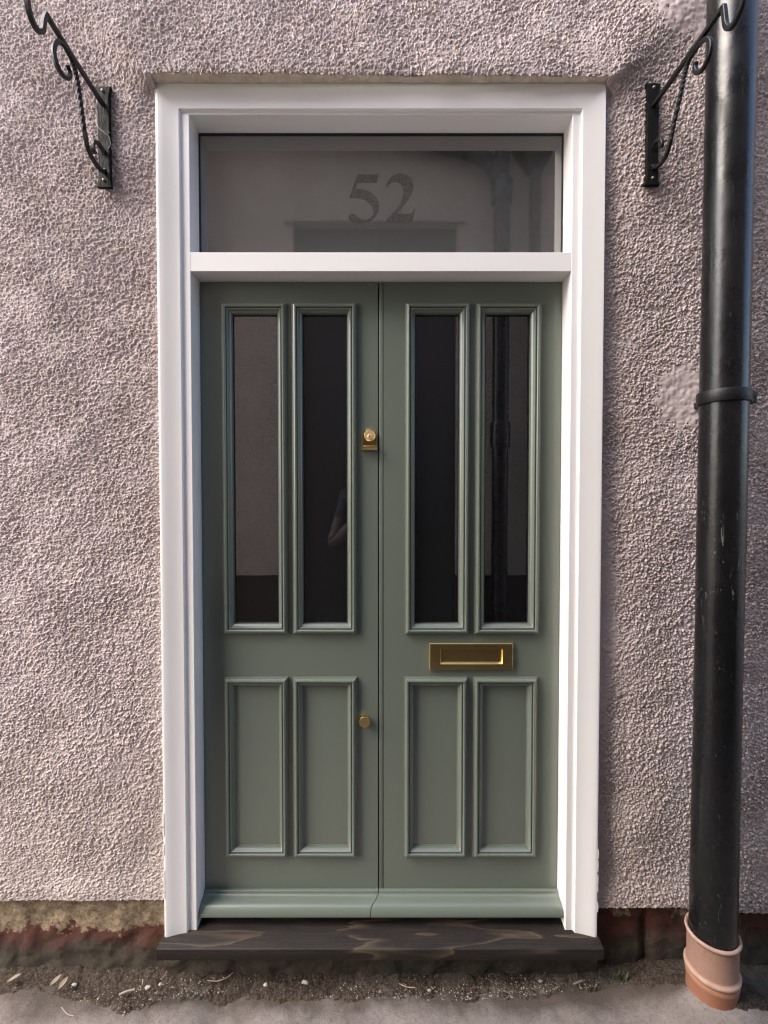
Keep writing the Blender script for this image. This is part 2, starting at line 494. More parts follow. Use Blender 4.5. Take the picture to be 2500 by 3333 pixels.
ex = [-2.4, -1.12, -0.95, -0.80, -0.735, -0.68, -0.60, -0.45, -0.2, 0.0, 0.2, 0.40, 0.55, 0.68, 0.76, 0.84, 0.95, 1.10, 1.3, 2.4]
ey = [-0.12, -0.12, -0.122, -0.15, -0.168, -0.155, -0.134, -0.131, -0.134, -0.134, -0.140, -0.132, -0.112, -0.102, -0.115, -0.17, -0.24, -0.20, -0.16, -0.13]
step = 0.003
xs = np.arange(-2.4, 2.4, step); ys = np.arange(-0.28, 0.0, step)
SX, SY = np.meshgrid(xs, ys)
edge = np.interp(SX, ex, ey) + 0.0018 * noise2(*SX.shape, step, 0.006, 0.03, 7) + 0.003 * noise2(*SX.shape, step, 0.04, 0.2, 27)
ins = sstep(-0.006, 0.02, SY - edge)
base = -0.048 + np.exp(-(((SX - 0.93) / 0.17) ** 2 + ((SY + 0.20) / 0.13) ** 2)) * 0.100
SZ = base - 0.012 + ins * (0.0155 + 0.0008 * noise2(*SX.shape, step, 0.006, 0.02, 8) + 0.0016 * noise2(*SX.shape, step, 0.03, 0.15, 9) + 0.012 * sstep(-0.11, -0.04, SY))
soil_h = lambda x, y: SZ[min(max(int((y + 0.28) / step), 0), SZ.shape[0] - 1), min(max(int((x + 2.4) / step), 0), SZ.shape[1] - 1)]
keep = (ins[:-1, :-1] + ins[1:, 1:]) > 0.0
soil = grid_object('soil', SX, SY, SZ, keep, M['soil'])
tag(soil, 'strip of dark gritty soil at the foot of the wall', 'soil', kind='structure')

# ================================================================ the house wall
wall = thing('wall', (0, -0.07, 0), 'pinkish grey roughcast house wall round the sage green double door', 'wall')
FXL, FXR, FZT = -0.6475, 0.6285, 2.5650
step = 0.0018
WL = 1.40
xs = np.arange(-WL, WL, step); zs = np.arange(0.15, 3.0, step)
WX, WZ = np.meshgrid(xs, zs)
sh = WX.shape
def grains(n, r0, r1, seed):
    """thrown stones and splashes: n round caps of radius r0..r1, the highest one wins"""
    g = np.random.default_rng(seed)
    H = np.zeros(sh[0] * sh[1], np.float32)
    cx_ = g.uniform(0, sh[1], n); cz_ = g.uniform(0, sh[0], n)
    rad = r0 + (r1 - r0) * g.random(n) ** 1.5
    ecc = g.uniform(0.7, 1.35, n); ang = g.uniform(0, np.pi, n); hgt = rad * g.uniform(0.55, 1.0, n)
    ca, sa = np.cos(ang), np.sin(ang)
    m = int(r1 * 1.35 / step) + 1
    ix = cx_.astype(int); iz_ = cz_.astype(int)
    for dz in range(-m, m + 2):
        for dx in range(-m, m + 2):
            px, pz = ix + dx, iz_ + dz
            ok = (px >= 0) & (px < sh[1]) & (pz >= 0) & (pz < sh[0])
            u = (px - cx_) * step; v = (pz - cz_) * step
            a_ = (u * ca + v * sa) * ecc; b_ = (v * ca - u * sa) / ecc
            q = 1 - (a_ * a_ + b_ * b_) / (rad * rad)
            ok &= q > 0
            np.maximum.at(H, pz[ok] * sh[1] + px[ok], (hgt[ok] * np.sqrt(q[ok])).astype(np.float32))
    return H.reshape(sh)
area = 2 * WL * 2.85
h = grains(int(area / 0.0049 ** 2), 0.0019, 0.0034, 11)
h = h * 1.75 - 0.0026 + 0.0005 * noise2(*sh, step, 0.003, 0.007, 12) + 0.0006 * noise2(*sh, step, 0.012, 0.05, 13)
h *= 1 - 0.45 * sstep(0.165, 0.15, WZ)
amp = 1.0 + 0.12 * noise2(*sh, step, 0.12, 0.7, 14)
amp = np.clip(amp, 0.55, 1.4)
amp *= 1 - 0.2 * sstep(0.75, 0.25, WZ) * sstep(-0.4, -0.7, WX)
wob = noise2(*sh, step, 0.012, 0.06, 15)
def patch(cx, cz, rx, rz):
    d = np.sqrt(((WX - cx) / rx) ** 2 + ((WZ - cz) / rz) ** 2) + 0.14 * wob
    return sstep(1.05, 0.90, d)
smooth_area = np.maximum(patch(0.875, 1.690, 0.090, 0.100), patch(0.88, 2.82, 0.16, 0.14))
smooth_area = np.maximum(smooth_area, 0.75 * patch(0.655, 1.05, 0.035, 0.35))
soft = noise2(*sh, step, 0.016, 0.09, 16)
h = h * amp * (1 - 0.96 * smooth_area) + smooth_area * 0.0006 * soft
wy = np.interp(WX, [-WL, -0.66, 0.63, WL], [-0.078, -0.074, -0.062, -0.060])
wy = wy + 0.0015 * noise2(*sh, step, 0.16, 0.6, 17)
wy += 0.007 * sstep(0.76, 0.64, WX) * sstep(2.60, 2.52, WZ)
spread = 0.13 + 1.1 * np.maximum(0, WZ - FZT)
wx_win = sstep(0, 1, (WX + 0.652 + spread) / spread) * sstep(0, 1, (0.64 + spread - WX) / spread)
out_d = np.maximum(0, np.maximum(-0.66 - WX, WX - 0.645))
zl = FZT + 0.9 * out_d                       # the lip over the door dies away upwards past its ends
up = np.where(WZ > zl, np.exp(-(np.abs(WZ - zl) / 0.26) ** 1.3), np.exp(-(np.abs(zl - WZ) / (0.010 + 1.3 * out_d))))
wy -= 0.015 * sstep(1.9, 2.55, WZ)
wy -= 0.031 * wx_win * np.nan_to_num(up, nan=1.0)
wy -= 0.008 * sstep(0.30, 0.17, WZ) ** 2
zb = np.interp(xs, [-WL, -1.13, -0.655, 0.62, 0.70, 0.886, 0.96, 1.13, WL], [0.205, 0.203, 0.200, 0.168, 0.171, 0.176, 0.160, 0.154, 0.15])
zb = zb + 0.0012 * noise2(2, sh[1], step, 0.008, 0.05, 18)[0]
WZ2 = WZ + (zb[None, :] - 0.15) * np.clip(1 - (WZ - 0.15) / 0.2, 0, 1)
tj = 0.002 * noise2(2, sh[1], step, 0.008, 0.05, 19)[0]
WZ2 = WZ2 + tj[None, :] * np.exp(-np.abs(WZ - FZT) / 0.006)
WY = wy - h
ci = (WX[:-1, :-1] + WX[1:, 1:]) / 2; cz = (WZ[:-1, :-1] + WZ[1:, 1:]) / 2
keep = ~((ci > FXL + 0.004) & (ci < FXR - 0.004) & (cz < FZT))
render_coat = grid_object('render_coat', WX, WY, WZ2, keep, M['render'], wall)
# underside of the render at its foot, and the cement edge over the door head
mb = MB()
V = []; F = []
for i in range(0, sh[1], 3):
    x = xs[i]
    V += [(x, WY[0, i], WZ2[0, i]), (x, -0.02, WZ2[0, i] + 0.004)]
for i in range(len(V) // 2 - 1):
    xm = (V[2 * i][0] + V[2 * i + 2][0]) / 2
    if FXL < xm < FXR: continue
    F.append((2 * i, 2 * i + 2, 2 * i + 3, 2 * i + 1))
mb.add(V, F)
mb.build('render_underside', M['cement'], wall, True)
iz = int(round((FZT - 0.15) / step))
mb = MB(); V = []; F = []
cols = [i for i in range(sh[1]) if FXL - 0.003 < xs[i] < FXR + 0.003]
for i in cols:
    x = xs[i]; yf = float(WY[iz + 1, i]); j = 0.0012 * math.sin(x * 61) + 0.0008 * math.sin(x * 173)
    zf = FZT + 0.0004 + j * 0.4
    V += [(x, yf + 0.0005, zf + 0.006), (x, yf + 0.003, zf), (x, -0.104, zf - 0.0008 + j * 0.5), (x, -0.083, zf - 0.001), (x, -0.02, zf + 0.001)]
for k in range(len(cols) - 1):
    for q in range(4):
        F.append((5 * k + q, 5 * k + 5 + q, 5 * k + 6 + q, 5 * k + 1 + q))
mb.add(V, F)
mb.build('cement_drip_edge', M['cement'], wall, True, 60)
mb = MB()
mb.box(-1.39, FXL - 0.0005, -0.035, 0.25, 0.2, 2.99); mb.box(FXR + 0.0005, 1.39, -0.030, 0.25, 0.19, 2.99); mb.box(FXL - 0.0004, FXR + 0.0004, -0.045, 0.25, FZT + 0.014, 2.99)
mb.build('wall_core', M['cement'], wall)
# plain continuation of the wall beyond the picture, and its core
mb = MB()
mb.box(-7, -1.396, -0.07, 0.25, 0.15, 6.2); mb.box(1.394, 7, -0.056, 0.25, 0.15, 6.2)
mb.box(-1.396, 1.394, -0.065, 0.25, 2.994, 6.2)
mb.build('upper_wall', M['render_plain'], wall)
mb = MB()
for (x0, x1, y, z0, z1, sd) in ((-2.4, -0.6485, -0.045, -0.09, 0.225, 21), (0.6275, 2.4, -0.040, -0.09, 0.20, 22), (-0.66, 0.64, -0.062, -0.09, 0.0585, 23)):
    st = 0.006
    a = np.arange(x0, x1, st); a[-1] = x1; b = np.arange(z0, z1 + st / 2, st)
    PX, PZ = np.meshgrid(a, b)
    PY = y + 0.0007 * noise2(*PX.shape, st, 0.012, 0.06, sd) + 0.003 * noise2(*PX.shape, st, 0.06, 0.3, sd + 10)
    if sd == 22:
        PY = PY + 0.018 * np.exp(-((PX - 0.80) / 0.016) ** 2)
    nr, nc = PX.shape
    V = [(PX[i, j], PY[i, j], PZ[i, j]) for i in range(nr) for j in range(nc)]
    V += [(a[j], 0.1, b[-1]) for j in range(nc)]
    F = [(i * nc + j, i * nc + j + 1, (i + 1) * nc + j + 1, (i + 1) * nc + j) for i in range(nr - 1) for j in range(nc - 1)]
    F += [((nr - 1) * nc + j, (nr - 1) * nc + j + 1, nr * nc + j + 1, nr * nc + j) for j in range(nc - 1)]
    mb.add(V, F)
mb.build('plinth', M['plinth'], wall, True, 60)

# ================================================================ the door set
door = thing('front_door', (-0.009, 0, 0.095), 'sage green panelled double door with four tall panes in a white frame', 'door')
# --- architrave: splayed outer band swept round three sides
def arch_path(off, y):
    x0, x1, zt = FXL + off, FXR - off, FZT - off
    return [(x0, y, 0.0985), (x0, y, zt), (x1, y, zt), (x1, y, 0.0985)]
prof = [(0.0, -0.02), (0.0, -0.0825), (0.0015, -0.0845), (0.004, -0.085), (0.009, -0.0845), (0.022, -0.0808), (0.038, -0.0765), (0.052, -0.0735), (0.0605, -0.0725),
        (0.0615, -0.0718), (0.0622, -0.0685), (0.0630, -0.0662), (0.0650, -0.0652), (0.0668, -0.0650), (0.0668, -0.03)]
mb = MB(); V = []; F = []
for (o, y) in prof: V += arch_path(o, y)
for k in range(len(prof) - 1):
    for i in range(3): F.append((4 * k + i, 4 * k + i + 1, 4 * k + 5 + i, 4 * k + 4 + i))
for i in (0, 3): F.append(tuple(4 * k + i for k in range(len(prof))))
mb.add(V, F)
mb.build('architrave', M['white'], door, True, 28)
# --- frame: jambs and head, rebate to the leaves
LX0, LX1, LZ0, LZ1 = -0.5600, 0.5420, 0.1350, 2.0495     # leaf opening
OX0, OX1 = FXL + 0.064, FXR - 0.064
mb = MB()
fy, by = -0.0640, 0.06
b = 0.0012
def frame_u(lv):
    V = []; F = []
    for (x0, x1, zt, y) in lv: V += [(x0, y, 0.1005), (x0, y, zt), (x1, y, zt), (x1, y, 0.1005)]
    for k in range(len(lv) - 1):
        for i in range(3): F.append((4 * k + i, 4 * k + i + 1, 4 * k + 5 + i, 4 * k + 4 + i))
    for i in (0, 3): F.append(tuple(4 * k + i for k in range(len(lv))))
    mb.add(V, F)
ZH = 2.4930
frame_u([(OX0 - 0.012, OX1 + 0.012, FZT - 0.052, 0.05), (OX0 - 0.012, OX1 + 0.012, FZT - 0.052, fy), (LX0 - b, LX1 + b, ZH + b, fy), (LX0, LX1, ZH, fy + b), (LX0, LX1, ZH, by)])
mb.build('door_frame', M['white'], door, True, 28)
mb = MB()
mb.box(LX0 + 0.0002, LX1 - 0.0002, fy + 0.0003, 0.055, LZ1, 2.1035, 0.0007)
mb.build('transom', M['white'], door)
# closing stop behind the leaves so that the joints read dark
mb = MB(); mb.box(LX0, LX1, 0.046, 0.058, 0.12, LZ1 - 0.001)
mb.build('door_stop', M['gap'], door)
# --- fanlight
FZ0, FZ1 = 2.1035, ZH
mb = MB(); mb.rings([(LX0 + 0.0002, LX1 - 0.0002, FZ0 + 0.0002, FZ1 - 0.0002, 0.002), (LX0 + 0.004, LX1 - 0.004, FZ0 + 0.002, FZ1 - 0.005, 0.002), (LX0 + 0.004, LX1 - 0.004, FZ0 + 0.002, FZ1 - 0.005, 0.012)])
seal = mb.build('glazing_seal', M['rubber'], door)
mb = MB(); mb.box(LX0 + 0.003, LX1 - 0.003, 0.005, 0.012, FZ0 + 0.001, FZ1 - 0.004)
fan = mb.build('fanlight', M['film'], door)
NUM = {
 'five': [(350,205),(728,205),(688,358),(338,360),(306,468),(420,470),(540,500),(640,570),(710,660),(735,760),(715,870),(670,960),(600,1030),(510,1065),(420,1080),(330,1080),(255,1060),(205,1015),(190,965),(210,925),(260,910),(320,935),(380,985),(440,1020),(510,1025),(580,990),(625,930),(637,860),(612,790),(560,720),(490,665),(400,640),(300,630),(195,630)],
 'two': [(860,430),(875,360),(920,275),(990,215),(1080,185),(1170,195),(1260,240),(1320,310),(1345,400),(1330,500),(1285,600),(1215,700),(1140,800),(1062,900),(1130,905),(1220,912),(1290,900),(1335,862),(1362,820),(1377,825),(1350,950),(1320,1060),(835,1060),(930,950),(1030,840),(1110,720),(1155,600),(1170,500),(1155,430),(1110,370),(1050,340),(980,345),(910,380),(875,432)]}
for key in ('five', 'two'):
    mb = MB()
    # door plane: 0.946 mm to each photograph pixel, traced on a 5.53-times enlargement
    pts = [(-0.1068 + (u - 195) / 5.53 * 0.000944, 2.3753 - (v - 187) / 5.53 * 0.000918) for u, v in NUM[key]]
    mb.plate(pts, 0.0052, 0.0046)
    o = mb.build('numeral', M['numeral'], fan)
# --- threshold
mb = MB()
bm = bmesh.new()
prof = [(0.05, 0.055), (0.05, 0.1125), (-0.04, 0.1035), (-0.112, 0.0952), (-0.1165, 0.0925), (-0.1180, 0.087), (-0.1180, 0.066), (-0.1165, 0.061), (-0.112, 0.0595), (-0.112, 0.0590)]
SX0, SX1 = -0.6545, 0.6325
V = [(x, y, z) for x in (SX0, SX0 + 0.002, SX1 - 0.002, SX1) for (y, z) in prof]
k = len(prof)
for i, s in ((0, 1), (3, 1)):
    pass
F = []
for q in range(3):
    for i in range(k):
        j = (i + 1) % k
        F.append((q * k + i, q * k + j, (q + 1) * k + j, (q + 1) * k + i))
F.append(tuple(range(k))); F.append(tuple(range(3 * k, 4 * k)))
mb.add(V, F)
mb.build('threshold', M['sill'], door, True, 40)
# --- leaves
PROF = [(0.0, 0.0006), (0.0, 0.0050), (0.0007, 0.0066), (0.0020, 0.0070), (0.0032, 0.0068), (0.0036, 0.0086), (0.0048, 0.0120), (0.0068, 0.0150), (0.0096, 0.0164), (0.0124, 0.0156), (0.0144, 0.0132),
        (0.0150, 0.0092), (0.0155, 0.0082), (0.0164, 0.0082), (0.0168, 0.0104), (0.0180, 0.0120), (0.0198, 0.0118), (0.0212, 0.0096), (0.0230, 0.0060), (0.0252, 0.0030), (0.0276, 0.0014), (0.0284, 0.0006), (0.0287, -0.0022), (0.0304, -0.0024), (0.0310, -0.0040)]
def moulding(r, name, parent, deep):
    x0, x1, z0, z1 = r
    lv = [(x0 + o, x1 - o, z0 + o, z1 - o, -hh) for o, hh in PROF] + [(x0 + 0.0312, x1 - 0.0312, z0 + 0.0312, z1 - 0.0312, deep)]
    mb = MB(); mb.rings(lv)
    return mb.build(name, M['green'], parent, True, 24)
def leaf(x0, x1, glz, pnl, name='door_leaf', label=None, lead=None):
    xs_ = sorted({x0, x1} | {v for r in glz + pnl for v in (r[0] + 0.015, r[1] - 0.015)})
    zs_ = sorted({LZ0 + 0.004, LZ1 - 0.002} | {v for r in (glz[0], pnl[0]) for v in (r[2] + 0.015, r[3] - 0.015)})
    mb = MB()
    def hole(x, z):
        return any(r[0] + 0.015 < x < r[1] - 0.015 and r[2] + 0.015 < z < r[3] - 0.015 for r in glz + pnl)
    idx = {}
    V = []
    for i, x in enumerate(xs_):
        for j, z in enumerate(zs_):
            idx[i, j] = len(V); V.append((x, 0.0, z))
    F = []
    for i in range(len(xs_) - 1):
        for j in range(len(zs_) - 1):
            if not hole((xs_[i] + xs_[i + 1]) / 2, (zs_[j] + zs_[j + 1]) / 2):
                F.append((idx[i, j], idx[i + 1, j], idx[i + 1, j + 1], idx[i, j + 1]))
    mb.add(V, F)
    e = 0.0012
    za, zt = zs_[0], zs_[-1]
    mb.rings([(x0, x1, za, zt, 0.0), (x0 - e, x1 + e, za - e, zt + e, e), (x0 - e, x1 + e, za - e, zt + e, 0.044)])
    lf = mb.build(name, M['green'], door, True, 25, weld=True)
    if label: lf['label'] = label
    for r in glz:
        moulding(r, 'glazing_moulding', lf, 0.011)
        mb = MB(); mb.box(r[0] + 0.02, r[1] - 0.02, 0.0105, 0.018, r[2] + 0.02, r[3] - 0.02)
        mb.build('glass_pane', M['glass'], lf)
        q = (r[0] + 0.0312, r[1] - 0.0312, r[2] + 0.0312, r[3] - 0.0312)
        mb = MB(); mb.rings([(*q, 0.0080), (q[0] + 0.0022, q[1] - 0.0022, q[2] + 0.0022, q[3] - 0.0026, 0.0080), (q[0] + 0.0022, q[1] - 0.0022, q[2] + 0.0022, q[3] - 0.0026, 0.0110)])
        mb.build('glazing_seal', M['rubber'], lf)
    for r in pnl:
        moulding(r, 'panel_moulding', lf, 0.008)
        mb = MB(); mb.box(r[0] + 0.02, r[1] - 0.02, 0.0045, 0.02, r[2] + 0.02, r[3] - 0.02)
        mb.build('sunk_panel', M['green'], lf)
    return lf
GZ0_, GZ1_ = 0.9757, 1.9828
PZ0_, PZ1_ = 0.2784, 0.8414
left = leaf(LX0 + 0.0025, -0.0195, [(-0.4923, -0.2942, GZ0_, GZ1_), (-0.2792, -0.0818, GZ0_, GZ1_)],
            [(-0.4922, -0.2960, PZ0_, PZ1_), (-0.2808, -0.0835, PZ0_, PZ1_)], label='left door leaf with the brass cylinder pull and round knob')
right = leaf(-0.0010, LX1 - 0.0025, [(0.0641, 0.2612, GZ0_, GZ1_), (0.2779, 0.4768, GZ0_, GZ1_)],
             [(0.0619, 0.2578, PZ0_, PZ1_), (0.2758, 0.4730, PZ0_, PZ1_)], label='right door leaf with the brass letter plate')
mb = MB(); mb.box(-0.0148, -0.0032, -0.0012, 0.044, LZ0 + 0.003, LZ1 - 0.001, 0.0012)
mb.build('meeting_bead', M['green'], right, True, 30)
# weather boards: ogee section, mitred on the slant where the leaves meet
WB = [(-0.0005, 0.1742), (-0.0075, 0.1742), (-0.0098, 0.1734), (-0.0106, 0.1716), (-0.0112, 0.1690), (-0.0125, 0.1668), (-0.0155, 0.1646), (-0.0205, 0.1628), (-0.0270, 0.1614), (-0.0330, 0.1600), (-0.0385, 0.1582), (-0.0440, 0.1554), (-0.0490, 0.1514), (-0.0530, 0.1466), (-0.0556, 0.1414), (-0.0568, 0.1366), (-0.0570, 0.1325), (-0.0566, 0.1306), (-0.0552, 0.1298), (-0.0450, 0.1296), (-0.0005, 0.1296)]
def wboard(xa, xb, slant_a, slant_b, parent):
    mb = MB(); V = []
    for (y, z) in WB:
        t = min(1, max(0, (-y - 0.008) / 0.049)); t = t * t * (3 - 2 * t)
        V += [(xa + slant_a * t, y, z), (xb + slant_b * t, y, z)]
    k = len(WB)
    F = [(2 * i, 2 * i + 1, 2 * ((i + 1) % k) + 1, 2 * ((i + 1) % k)) for i in range(k)]
    F += [tuple(2 * i for i in range(k)), tuple(2 * i + 1 for i in range(k))[::-1]]
    mb.add(V, F)
    return mb.build('weather_board', M['green_flat'], parent, True, 50)
wboard(LX0 + 0.0015, -0.0185, 0, -0.0235, left)
wboard(-0.0163, LX1 - 0.0015, -0.0235, 0, right)
# --- brass furniture
cx = -0.0431; z0 = 1.540; w = 0.0218
arch = [(cx - w, z0 + 0.012)] + [(cx + w * math.cos(math.pi - a), 1.5840 + w * math.sin(a)) for a in np.linspace(0, math.pi, 22)] + [(cx + w, z0 + 0.012)]
mb = MB(); mb.plate(arch[::-1], 0.0, -0.0065, 0.0012)
pl = [(-0.0002, 0), (-0.0065, 0), (-0.012, 0.0005), (-0.019, -0.001), (-0.0215, -0.003), (-0.0215, -0.0045), (-0.019, -0.006), (-0.012, -0.0095), (-0.008, -0.013), (-0.0002, -0.0135)]
ww = w + 0.0012
V = [(x, y, z0 + 0.0125 + z) for x in (cx - ww, cx + ww) for (y, z) in pl]; k = len(pl)
F = [(i, (i + 1) % k, k + (i + 1) % k, k + i) for i in range(k)] + [tuple(range(k)), tuple(range(k, 2 * k))[::-1]]
mb.add(V, F)
mb.build('cylinder_pull', M['brass'], left, True, 35)
mb = MB(); r = 0.0172
mb.lathe_y(cx, 1.5835, [(r, -0.005), (r, -0.0092), (r - 0.0008, -0.0100), (r - 0.0016, -0.0100), (r - 0.002, -0.0094)])
mb.lathe_y(cx, 1.5790, [(0.0076, -0.009), (0.0076, -0.0112), (0.0069, -0.0118)], 24)
mb.build('lock_cylinder', M['brass_satin'], left, True, 35)
mb = MB()
mb.plate([(cx - 0.0009, 1.573), (cx + 0.0009, 1.573), (cx + 0.0012, 1.579), (cx + 0.0005, 1.5845), (cx - 0.0012, 1.5845), (cx - 0.0004, 1.579)], -0.011, -0.0121)
mb.build('keyway', M['keyway'], left)
mb = MB()
mb.lathe_y(-0.0594, 0.7070, [(0.0150, -0.0002), (0.0158, -0.003), (0.0150, -0.006), (0.0158, -0.012), (0.0167, -0.0165), (0.0168, -0.0188), (0.0164, -0.0194)])
mb.build('door_knob', M['brass_old'], left, True, 30)
lx0, lx1, lz0, lz1 = 0.1400, 0.3960, 0.8662, 0.9470
ix0, ix1, iz0, iz1 = 0.1737, 0.3640, 0.8838, 0.9286
mb = MB()
mb.rings([(lx0, lx1, lz0, lz1, 0.0), (lx0, lx1, lz0, lz1, -0.0082), (lx0 + 0.0012, lx1 - 0.0012, lz0 + 0.0012, lz1 - 0.0012, -0.0094),
          (ix0 - 0.0006, ix1 + 0.0006, iz0 - 0.0006, iz1 + 0.0006, -0.0094), (ix0, ix1, iz0, iz1, -0.0088), (ix0 + 0.0032, ix1 - 0.0032, iz0 + 0.0042, iz1 - 0.0022, -0.0004)])
mb.build('letter_plate', M['brass_old'], right, True, 25)
mb = MB()
mb.rings([(ix0 + 0.0008, ix1 - 0.0008, iz0 + 0.0008, iz1 - 0.0008, -0.0005), (ix0 + 0.0012, ix1 - 0.0012, iz0 + 0.0012, iz1 - 0.0012, -0.0012)], fill_in=True)
mb.build('letter_flap', M['brass_old'], right)
# --- smears of white sealant beside the architrave
def smear(x, y, z0, z1, seed, wd):
    rr = random.Random(seed); mb = MB(); z = z0
    while z < z1:
        ln = rr.uniform(0.012, 0.05); wv = wd * rr.uniform(0.25, 1.0)
        if rr.random() < 0.72:
            st = 7; V = []
            for i in range(st + 1):
                t = i / st; q = wv * (0.35 + 0.65 * math.sin(math.pi * min(max(t, 0.06), 0.94))) * rr.uniform(0.75, 1.15)
                s = 1 if x < 0 else -1
                V += [(x + s * 0.003, y - 0.003, z + ln * t), (x - s * q * 0.55, y - 0.003, z + ln * t), (x - s * q, y + 0.004, z + ln * t)]
            F = []
            for i in range(st):
                F += [(3 * i, 3 * i + 1, 3 * i + 4, 3 * i + 3), (3 * i + 1, 3 * i + 2, 3 * i + 5, 3 * i + 4)]
            mb.add(V, F)
        z += ln * rr.uniform(0.8, 1.15)
    return mb.build('sealant_smear', M['white_sealant'], door, True, 60)
smear(FXL, -0.083, 0.215, 0.44, 4, 0.009)
smear(FXR, -0.083, 0.175, 0.36, 9, 0.007)

# ================================================================ the hanging basket brackets
def bracket(label, xc, yw, zt, zb_, arm, hook, bar, twist_rng, web=False):
    t = thing('hanging_basket_bracket', (xc, yw, (zt + zb_) / 2), label, 'bracket', 'wrought iron brackets beside the door')
    mb = MB()
    # forged flat bar with fishtail ends
    half = 0.0165; sec = []
    nz_ = 26
    rr = random.Random(int(abs(xc) * 1000))
    for i in range(nz_ + 1):
        u = i / nz_; z = zb_ + (zt - zb_) * u
        fl = 1 + 0.30 * (math.exp(-(u / 0.05)) + math.exp(-((1 - u) / 0.05)))
        jit = rr.uniform(-0.0012, 0.0012)
        wl, wr = -half * fl + jit, half * fl + rr.uniform(-0.0007, 0.0007)
        for (px, py) in ((wl, 0.006), (wl, -0.002), (wl + 0.0012, -0.0050), (0, -0.0056 + jit), (wr - 0.0012, -0.0050), (wr, -0.002), (wr, 0.006)):
            sec.append((xc + px, yw - 0.002 + py, z))
    F = []
    for i in range(nz_):
        for k in range(7): F.append((7 * i + k, 7 * i + (k + 1) % 7, 7 * i + 7 + (k + 1) % 7, 7 * i + 7 + k))
    F += [tuple(range(7))[::-1], tuple(range(7 * nz_, 7 * nz_ + 7))]
    mb.add(sec, F)
    plate_o = mb.build('back_plate', M['iron_plate'], t, True, 50)
    for z in (zt - 0.012, zb_ + 0.018):
        mb = MB(); mb.lathe_y(xc, z, [(0.0042, yw - 0.006), (0.0042, yw - 0.0095), (0.003, yw - 0.0112), (0.001, yw - 0.0118)], 14)
        mb.build('screw', M['screw'], plate_o, True, 40)
    mb = MB()
    p = spline([(xc, y, z) for y, z in arm], 12)
    q = spline([(xc, y, z) for y, z in hook], 10)
    p = p + q[1:]
    mb.sweep(p, 0.0050, square=True)
    mb.build('arm', M['iron'], t, True, 40)
    p = spline([(xc + (0.0012 if i > 3 else 0.0), y, z) for i, (y, z) in enumerate(bar)], 12)
    tw = []; a = 0
    for i in range(len(p)):
        u = i / len(p)
        if twist_rng[0] < u < twist_rng[1]: a += 0.42
        tw.append(a)
    tp = [1.0] * len(p)
    mb = MB(); mb.sweep(p, 0.0045, square=True, twist=tw, taper=tp)
    mb.build('scroll', M['iron'], t, True, 40)
    if web:
        mb = MB()
        for pts in ([(-0.016, -0.012, 2.452), (-0.009, -0.02, 2.425), (0.008, -0.018, 2.408), (0.019, -0.012, 2.400), (0.019, -0.008, 2.380), (0.012, -0.008, 2.372)],
                    [(0.006, -0.02, 2.410), (0.02, -0.008, 2.415)], [(-0.016, -0.012, 2.452), (-0.0185, -0.008, 2.49)]):
            mb.sweep(spline([(xc + x, yw + y, z) for x, y, z in pts], 6), 0.0006, 5)
        mb.build('cobweb', M['web'], t)
    return t
XL, XR = -0.7865, 0.7609
bracket('black iron basket bracket with a cobweb, left of the door', XL, -0.091, 2.5427, 2.2668,
        [(-0.088, 2.4930), (-0.150, 2.4985), (-0.2243, 2.5055), (-0.300, 2.5150), (-0.3150, 2.5170)],
        [(-0.3150, 2.5170), (-0.3227, 2.4950), (-0.3290, 2.4660), (-0.3430, 2.4530), (-0.3589, 2.4572), (-0.3700, 2.4740), (-0.3745, 2.4980), (-0.3715, 2.5250), (-0.3600, 2.5420)],
        [(-0.1363, 2.3302), (-0.1446, 2.3361), (-0.1420, 2.3560), (-0.1200, 2.3680), (-0.0985, 2.3600), (-0.0890, 2.3365), (-0.0980, 2.3100), (-0.1226, 2.3016), (-0.1520, 2.3080), (-0.1724, 2.3253), (-0.1869, 2.3710), (-0.1985, 2.4241), (-0.2102, 2.4662),
         (-0.2243, 2.4890), (-0.2450, 2.4990), (-0.2640, 2.5000), (-0.2830, 2.4845), (-0.2935, 2.4556), (-0.2840, 2.4310), (-0.2620, 2.4245), (-0.2430, 2.4370), (-0.2370, 2.4560), (-0.2465, 2.4652)], (0.44, 0.60), True)
bracket('black iron basket bracket beside the drainpipe, right of the door', XR, -0.079, 2.5617, 2.2807,
        [(-0.076, 2.5010), (-0.140, 2.4985), (-0.2374, 2.4955), (-0.330, 2.4925), (-0.3564, 2.4915)],
        [(-0.3564, 2.4915), (-0.3600, 2.4700), (-0.3640, 2.4450), (-0.3740, 2.4270), (-0.3870, 2.4215), (-0.4020, 2.4280), (-0.4120, 2.4400), (-0.4150, 2.4600), (-0.4080, 2.4800)],
        [(-0.1252, 2.3533), (-0.1290, 2.3640), (-0.1210, 2.3800), (-0.1010, 2.3880), (-0.0820, 2.3790), (-0.0760, 2.3600), (-0.0800, 2.3400), (-0.0918, 2.3249), (-0.1220, 2.3130), (-0.1480, 2.3190), (-0.1640, 2.3400), (-0.1825, 2.3816), (-0.2061, 2.4294), (-0.2200, 2.4620),
         (-0.2331, 2.4829), (-0.2560, 2.4890), (-0.2790, 2.4870), (-0.3020, 2.4740), (-0.3150, 2.4520), (-0.3110, 2.4290), (-0.2900, 2.4170), (-0.2680, 2.4260), (-0.2600, 2.4460), (-0.2640, 2.4560)], (0.44, 0.60))

